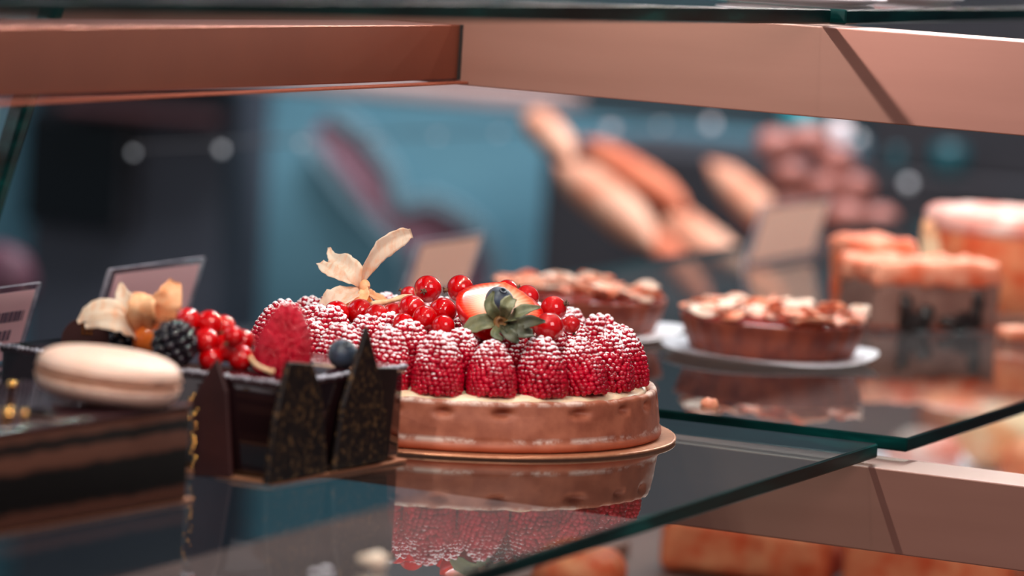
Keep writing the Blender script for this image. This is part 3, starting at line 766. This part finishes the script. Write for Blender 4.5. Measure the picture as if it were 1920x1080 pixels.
# gold flecks on the far-left shard edge
bm = bmesh.new(); rd = random.Random(9)
for i in range(16):
    P = local(onY(362 + rd.uniform(-6, 10), 740 + i * 9, K.y - .006)); ball(bm, P, .0009 * rd.uniform(.6, 1.5), 1)
finish('gold_fleck', bm, 'gold', choc)

# toppings of the chocolate cake
o = finish('raspberry', raspberry_bm(21, .0110, .0285, 17, 2, .00125), 'raspberry_plain'); P = onZ(522, 712, ZC + .0005); P = onX(528, 706, .006)
P = onZ(524, 700, ZC); o.location = P; o.rotation_euler = (0, .12, 0); tag(o, 'large unsugared raspberry standing tip up on the chocolate cake', 'raspberry')
blueberry(643, 664, -.150, 29, 'blueberry on the chocolate cake beside the tallest shard')
def blackberry(px, py, rpx, label):
    Pb = onZ(px, py + rpx * .9, ZC); dist = (Pb - CAM).dot(fw); R = rpx * dist / FPX
    bm = bmesh.new(); ball(bm, (0, 0, R), R * .85, 2); n = 46
    for i in range(n):
        zz = 1 - 2 * (i + .5) / n; rr = math.sqrt(1 - zz * zz); a = i * 2.39996
        ball(bm, (R * .8 * rr * math.cos(a), R * .8 * rr * math.sin(a), R + R * .8 * zz), R * .25, 2)
    tag(finish('blackberry', bm, 'blackberry', loc=Pb), label, 'blackberry')
blackberry(241, 624, 42, 'blackberry at the left, next to the dark chocolate disc'); blackberry(326, 648, 45, 'blackberry at the right, touching the red currants on the chocolate cake')
CC = [(352, 600, 24, 'top left'), (392, 606, 25, 'top, second from the left'), (420, 612, 22, 'top right'), (386, 640, 26, 'middle left'), (425, 652, 27, 'centre'), (455, 640, 23, 'right, beside the big raspberry'),
      (395, 672, 24, 'lower left'), (452, 672, 25, 'lowest, with the twig'), (372, 618, 22, 'behind the right blackberry'), (438, 630, 20, 'upper right')]
for i, (x, y, r_, lab) in enumerate(CC):
    put_currant(x, y, -.196 + .006 * (i % 3), r_, (random.uniform(-1, 1), -.6, random.uniform(-.3, 1)), 'blurred red currant on the chocolate cake, %s of the bunch' % lab, 'red currants on the chocolate cake')
bm = bmesh.new(); tube(bm, catmull([onY(x, y, -.212) for x, y in ((468, 668), (478, 682), (496, 692), (512, 698))], 10), [.0009] * 9 + [.0014], 8)
tag(finish('currant_stalk', bm, 'stem_cream'), 'short cream stalk sticking out of the currants on the chocolate cake', 'stalk')
# chocolate disc with gold print, standing behind the macaron
P = onZ(160, 652, ZC); d = empty('chocolate_disc', P, label='dark chocolate disc with a small gold print standing behind the macaron', cat='chocolate')
R = 46 * (P - CAM).dot(fw) / FPX; F2 = Vector((CAM.x - P.x, CAM.y - P.y, 0)).normalized(); rz = math.atan2(F2.y, F2.x) + math.pi / 2
outl = [(R * math.cos(a), R * math.sin(a) + R * .25) for a in [math.pi * 2 * i / 40 for i in range(40)]]; outl = [(x, max(0, z)) for x, z in outl]
o2 = []
[o2.append(q) for q in outl if not o2 or (Vector(q) - Vector(o2[-1])).length > 1e-5]
bm = bmesh.new(); prism(bm, o2, .0022, Matrix.Rotation(rz, 4, 'Z')); finish('plaque', bm, 'choc_shard', d, False)
bm = bmesh.new()
for i in range(3):
    for j in range(3):
        prism(bm, [(-.002 + i * .0017, .0055 + j * .0017), (-.0008 + i * .0017, .0055 + j * .0017), (-.0008 + i * .0017, .0067 + j * .0017), (-.002 + i * .0017, .0067 + j * .0017)], .0006, Matrix.Rotation(rz, 4, 'Z') @ Matrix.Translation((0, -.0013, 0)))
finish('gold_print', bm, 'gold', d, False)
# husk behind the blackberries
def husk2():
    base = onZ(270, 640, ZC + .006); t = empty('physalis', base, label='dried orange physalis husk standing behind the two blackberries', cat='physalis'); yy = base.y
    def pt(pts, wd, nrm, m, seed, cup=.3):
        w0 = [w_ * .00021 for w_ in wd]; q = len(w0) - 1
        def W(s):
            k = s * q; i = min(int(k), q - 1); return max(.0003, w0[i] * (1 - k + i) + w0[i + 1] * (k - i))
        bm = bmesh.new(); petal(bm, [onY(x, y, yy + dy) - base for x, y, dy in pts], W, nrm, cup, 16, 7, .0004, .25, seed); finish('petal', bm, m, t)
    F = -fw
    pt([(285, 620, 0), (300, 590, -.004), (315, 560, -.004), (328, 527, 0)], [14, 30, 28, 12], F + RT * .3, 'husk_orange', 1)
    pt([(270, 622, 0), (250, 585, -.006), (232, 560, -.004), (226, 530, 0)], [14, 24, 18, 3], F, 'husk', 2)
    pt([(270, 625, 0), (265, 590, -.010), (268, 560, -.010), (276, 552, -.004)], [16, 30, 22, 6], F + UP * .4, 'husk_orange', 3)
    pt([(262, 625, 0), (215, 588, -.012), (175, 585, -.016), (146, 604, -.016)], [12, 26, 22, 4], F + UP * .6, 'husk', 4)
    pt([(262, 628, 0), (225, 605, -.016), (190, 600, -.02), (160, 612, -.02)], [12, 22, 18, 4], F + UP * .3, 'husk', 6)
    bm = bmesh.new(); ball(bm, Vector((0, .004, .002)), .008, 3); finish('fruit', bm, 'physalis_fruit', t)
husk2()

# ---------------------------------------------------------------- opera cake with macaron
OR = -.10; OK = Vector((.0225, -.280, .0016))
opera = empty('opera_cake', OK, OR, label='long layered chocolate cake at the lower left, under the macaron', cat='cake')
tag(finish('cake_board', box(bmesh.new(), -.080, -.0015, -.232, .007, 0, .0013, .0004), 'board_gold', loc=(OK.x, OK.y, .0003), rot=(0, 0, OR), smooth=False), 'gold board under the long layered chocolate cake', 'cake board')
bm = bmesh.new(); box(bm, -.078, 0, -.23, 0, 0, .0345, .0012); finish('layers', bm, 'opera_layers', opera)
bm = bmesh.new(); box(bm, -.0785, .0006, -.2305, .0006, .0345, .0368, .001); finish('glaze', bm, 'glaze_top', opera)
ZO = .0384
P = onZ(197, 753, ZO)
mac = empty('macaron', P, label='pale pink macaron lying on the long layered chocolate cake', cat='macaron'); mac.rotation_euler = (-.04, .06, 0); mac.scale = (.97, .97, .82)
def shell(z0, up):
    pr = []
    for i in range(15):
        t_ = i / 14; pr.append((.0278 * math.cos(t_ * math.pi / 2) ** .55 if t_ < 1 else .0003, up * .0098 * math.sin(t_ * math.pi / 2) ** .85 + z0))
    return pr if up > 0 else list(reversed(pr))
finish('shell', lathe(bmesh.new(), shell(.0142, 1), 64), 'macaron', mac)
finish('shell', lathe(bmesh.new(), shell(.0094, -1), 64), 'macaron', mac)
def rough(r, z, a): return r + (.0009 * noise.noise(Vector((math.cos(a) * 30, math.sin(a) * 30, z * 600))) if r > .02 else 0), z
finish('foot', lathe(bmesh.new(), [(.0265, .0126), (.0279, .0130), (.0281, .0137), (.0275, .0144)], 160, wob=rough), 'macaron_foot', mac)
finish('foot', lathe(bmesh.new(), [(.0275, .0092), (.0281, .0098), (.0279, .0106), (.0265, .0110)], 160, wob=rough), 'macaron_foot', mac)
finish('cream', lathe(bmesh.new(), [(.0255, .0108), (.0262, .0112), (.0262, .0124), (.0255, .0128)], 96), 'macaron_cream', mac)
for x, y, r_, lab in ((22, 722, 10, 'gold ball on the layered cake, farther back'), (14, 778, 13, 'gold ball on the layered cake, nearer one'), (45, 776, 8, 'smallest gold ball on the layered cake')):
    P = onZ(x, y + r_, ZO); R = r_ * .0002; bm = bmesh.new(); ball(bm, (0, 0, R), R, 3); tag(finish('gold_ball', bm, 'gold', loc=P), 'shiny ' + lab, 'cake decoration', 'gold balls on the layered cake')
P = onZ(75, 786, ZO); bm = bmesh.new(); tube(bm, [(-.006, 0, .0018), (0, .002, .0024), (.006, 0, .0018)], [.0012, .0018, .0010], 10)
tag(finish('chocolate_curl', bm, 'choc_dark', loc=P), 'small dark chocolate curl beside the gold balls', 'cake decoration')

# crumbs on the glass
def flake(px, py, s_, label, m='flake'):
    P = onZ(px, py, .0004); rd = random.Random(px); bm = bmesh.new(); n = 14
    outl = [(s_ * (1 + .22 * rd.uniform(-1, 1)) * math.cos(2 * math.pi * i / n), s_ * .55 * (1 + .35 * rd.uniform(-1, 1)) * math.sin(2 * math.pi * i / n)) for i in range(n)]
    prism(bm, outl, s_ * .22, Matrix.Rotation(YAW, 4, 'Z') @ Matrix.Translation((0, 0, s_ * .5)) @ Matrix.Rotation(-.5, 4, 'X'))
    bmesh.ops.bevel(bm, geom=list(bm.edges), offset=s_ * .05, segments=2, affect='EDGES')
    tag(finish('almond_flake', bm, m, loc=P), label, 'crumb')
flake(700, 1066, .0056, 'single pale almond flake lying on the front glass shelf')
flake(1330, 764, .0042, 'orange crumb on the right glass shelf in front of the nut tart', 'almond')
for x, y, s_, lab in ((590, 1078, .0014, 'tiny white crumb near the bottom edge, left of the almond flake'), (612, 1074, .0017, 'largest tiny white crumb just left of the almond flake'), (1062, 842, .0012, 'tiny white crumb at the front of the gold tart board')):
    P = onZ(x, y, .0003); bm = bmesh.new(); ball(bm, (0, 0, s_ * .6), s_, 2, (1.3, 1, .6)); tag(finish('crumb', bm, 'board_white', loc=P), lab, 'crumb')

# ---------------------------------------------------------------- two nut tarts on the right shelf
def nut_tart(cx, cy, R, label, sd, spill):
    rd = random.Random(sd); t = empty('nut_tart', (cx, cy, .0034), label=label, cat='tart', group='small nut tarts')
    def fl(r, z, a): return (r * (1 + .012 * math.cos(a * 24)) if r > R * .8 else r), z
    finish('crust', lathe(bmesh.new(), [(R * .82, 0), (R * .86, .0006), (R * .93, .009), (R * .99, .0175), (R * .985, .0185), (R * .95, .018), (R * .93, .014)], 144, wob=fl), 'tart_side', t)
    finish('filling', lathe(bmesh.new(), [(R * .93, .012), (R * .945, .0172), (R * .9, .0186), (R * .3, .0192), (R * .02, .0192)], 64), 'tart_fill', t)
    for i in range(95):
        a = rd.uniform(0, 6.283); rr = R * math.sqrt(rd.random()) * .97
        if rr > R * .6 or i < 60: pass
        s_ = rd.uniform(.005, .0095); bm = bmesh.new(); n = 9
        outl = [(s_ * rd.uniform(.8, 1.15) * math.cos(2 * math.pi * k / n), s_ * .6 * rd.uniform(.8, 1.15) * math.sin(2 * math.pi * k / n)) for k in range(n)]
        Mx = Matrix.Translation((rr * math.cos(a), rr * math.sin(a), .0205 + rd.uniform(0, .005))) @ Matrix.Rotation(rd.uniform(0, 6.3), 4, 'Z') @ Matrix.Rotation(math.pi / 2 + rd.uniform(-.8, .8), 4, 'X')
        prism(bm, outl, .0009, Mx); finish('almond_slice', bm, 'almond_pale' if rd.random() < .45 else 'almond', t, False)
    return t
nut_tart(.0155, .374, .0490, 'nut tart topped with almond slices, at right, in front of the layered slice', 1, 1)
nut_tart(-.100, .389, .0465, 'nut tart topped with almond slices, half hidden behind the currants of the raspberry tart', 2, 0)
def dish(r, z, a): return r, z + (.0012 * math.sin(a * 2 + .8) + .001 * math.sin(a * 3) if r > .05 else 0)
for cx, cy, lab in ((.0155, .372, 'white paper dish under the nut tart at right'), (-.100, .389, 'white paper dish under the half hidden nut tart')):
    tag(finish('paper_dish', lathe(bmesh.new(), [(.044, .0), (.050, .0003), (.0565, .0022), (.0568, .0026), (.050, .0011), (.044, .0008)], 72, wob=dish), 'board_white', loc=(cx, cy, .0025)), lab, 'paper dish')

# ---------------------------------------------------------------- cakes on the right shelf
def rough_box(dx, dy, z0, z1, amp, sd, cuts=7, bev=.003):
    bm = bmesh.new(); box(bm, -dx / 2, dx / 2, -dy / 2, dy / 2, z0, z1, bev); bmesh.ops.subdivide_edges(bm, edges=[e for e in bm.edges if e.calc_length() > .01], cuts=cuts, use_grid_fill=True)
    for v in bm.verts: v.co += v.normal * amp * noise.noise(v.co * 160 + Vector((sd, 0, 0)))
    return bm
P = (onZ(1640, 622, .0014) + onZ(1872, 624, .0014)) / 2; dv = onZ(1872, 624, .0014) - onZ(1640, 622, .0014); rz = math.atan2(dv.y, dv.x)
nrm = Vector((-math.sin(rz), math.cos(rz), 0)); wl = dv.length
t = empty('cake_slice', P + nrm * .0225, rz, label='cream cake slice with dark prunes in its side and a sugared crust on top', cat='cake slice')
finish('filling', rough_box(wl, .044, .0005, .028, .0008, 1), 'cake_cream', t)
finish('top_crust', rough_box(wl + .003, .047, .025, .0395, .004, 2, 9, .004), 'cake_sugar', t)
finish('base_crust', rough_box(wl + .001, .046, .0, .004, .0008, 3), 'tart_side', t)
for (x, z, rx_, rz_) in ((-.022, .011, .005, .013), (-.010, .007, .006, .009), (-.016, .004, .011, .005), (.014, .005, .015, .006), (.026, .012, .0045, .012)):
    bm = bmesh.new(); ball(bm, (x, -.0205, z + .001), 1, 3, (rx_, .006, rz_))
    for v in bm.verts: v.co += v.normal * .004 * noise.noise(v.co * 130 + Vector((x * 900, 0, 0)))
    finish('prune', bm, 'prune', t)
P = onZ(1600, 604, .0014); t = empty('cake_slice', P + Vector((-.003, .034, 0)), rz + .1, label='small tall orange cake piece left of the slice with prunes', cat='cake slice')
finish('body', rough_box(.036, .034, 0, .038, .0018, 5), 'cake_orange', t)
finish('top_crust', rough_box(.039, .038, .035, .047, .003, 6, 7, .004), 'cake_sugar', t)
P = onZ(1885, 588, .0014); t = empty('round_cake', (P.x - .008, P.y + .03, .0014), label='tall round orange cake with pink sugared top at the right edge', cat='cake')
def rw(r, z, a): n_ = noise.noise(Vector((math.cos(a) * 3, math.sin(a) * 3, z * 50))); return r * (1 + .03 * n_), z + .001 * n_
finish('body', lathe(bmesh.new(), [(.044, 0), (.048, .002), (.050, .03), (.052, .050), (.051, .053), (.03, .054)], 96, wob=rw), 'cake_orange', t)
finish('topping', lathe(bmesh.new(), [(.0515, .046), (.0535, .050), (.053, .056), (.049, .0595), (.03, .061), (.005, .0615)], 96, wob=rw), 'cake_pink', t)
bm = bmesh.new()
finish('cut_side', rough_box(.016, .012, .002, .052, .001, 8), 'cake_pale', t).location = (-.038, -.033, 0)
P = onZ(1905, 640, .0014); bm = rough_box(.02, .02, 0, .008, .002, 11, 4); tag(finish('cake_piece', bm, 'almond', loc=P), 'flat orange crumb of cake on the shelf right of the prune slice', 'cake piece')

# ---------------------------------------------------------------- pastries on the lower deck
A = onZ(1235, 1022, -.125); B = onZ(1990, 1110, -.125); d = B - A
t = empty('pastry_bar', (A.x, A.y, -.1385), math.atan2(d.y, d.x), label='long orange glazed pastry bar on the deck below the shelves', cat='pastry')
bm = bmesh.new(); L_ = d.length
box(bm, 0, L_ * .42, -.002, .05, 0, .030, .006, seg=4); bmesh.ops.subdivide_edges(bm, edges=[e for e in bm.edges if e.calc_length() > .012], cuts=6, use_grid_fill=True)
for v in bm.verts: v.co += v.normal * .0015 * noise.noise(v.co * 90)
finish('crust', bm, 'cake_orange', t)
t2 = copy_tree(t); t2.location = Vector((A.x, A.y, -.1385)) + d * .46; t2.location.z = -.1385; tag(t2, 'orange glazed pastry bar on the deck, right of the first one', 'pastry')
DK = [(1085, 1085, .02, 'cake_orange', 'round orange bun on the deck under the front glass edge', .8), (1880, 850, .026, 'cake_pale', 'pale cream bun on the deck under the right glass shelf', .9),
      (1730, 862, .02, 'cake_pink', 'pink bun on the deck left of the pale cream one', .8), (1960, 900, .024, 'cake_orange', 'orange bun on the deck at the right edge', .8), (1790, 800, .022, 'cake_orange', 'orange bun on the deck farthest under the right shelf', .8)]
for x, y, r_, m, lab, f in DK:
    P = onZ(x, y, -.125); bm = bmesh.new(); ball(bm, (0, 0, r_ * f + .002), r_, 3, (1.3, 1.3, f))
    for v in bm.verts: v.co += v.normal * .002 * noise.noise(v.co * 70)
    tag(finish('bun', bm, m, loc=(P.x, P.y, -.1385)), lab, 'bun', 'buns on the lower deck')
P = onZ(1150, 1100, -.13); bm = bmesh.new(); box(bm, -.16, .16, -.1, .5, -.0005, .002, .001)
tag(finish('tray', bm, 'board_white', loc=(.02, .75, -.1390), smooth=False), 'pale tray on the deck below the shelves', 'tray')

# ---------------------------------------------------------------- pastries on the upper shelf
UPZ = .1925
US = [(.085, .19, 'red glazed tart on the upper shelf above the end of the rail'), (.075, .34, 'red glazed tart on the upper shelf at the top right corner')]
t0 = None
for i, (x, y, lab) in enumerate(US):
    z = UPZ + (.0118 * (.102 - y) / 1.052 if y < .1 else 0)
    if t0 is None:
        t = t0 = empty('upper_tart', (x, y, z), label=lab, cat='tart', group='tarts on the upper shelf')
        finish('case', lathe(bmesh.new(), [(.034, 0), (.0345, .0008), (.040, .002), (.0402, .0026), (.036, .003)], 64), 'board_white', t)
        finish('crust', lathe(bmesh.new(), [(.031, .001), (.034, .004), (.0375, .016), (.036, .018), (.034, .0165)], 64), 'tart_side', t)
        finish('filling', lathe(bmesh.new(), [(.034, .012), (.0345, .0175), (.02, .021), (.002, .022)], 64), 'red_filling', t)
    else:
        t = copy_tree(t0); t.location = (x, y, z); tag(t, lab, 'tart', 'tarts on the upper shelf')
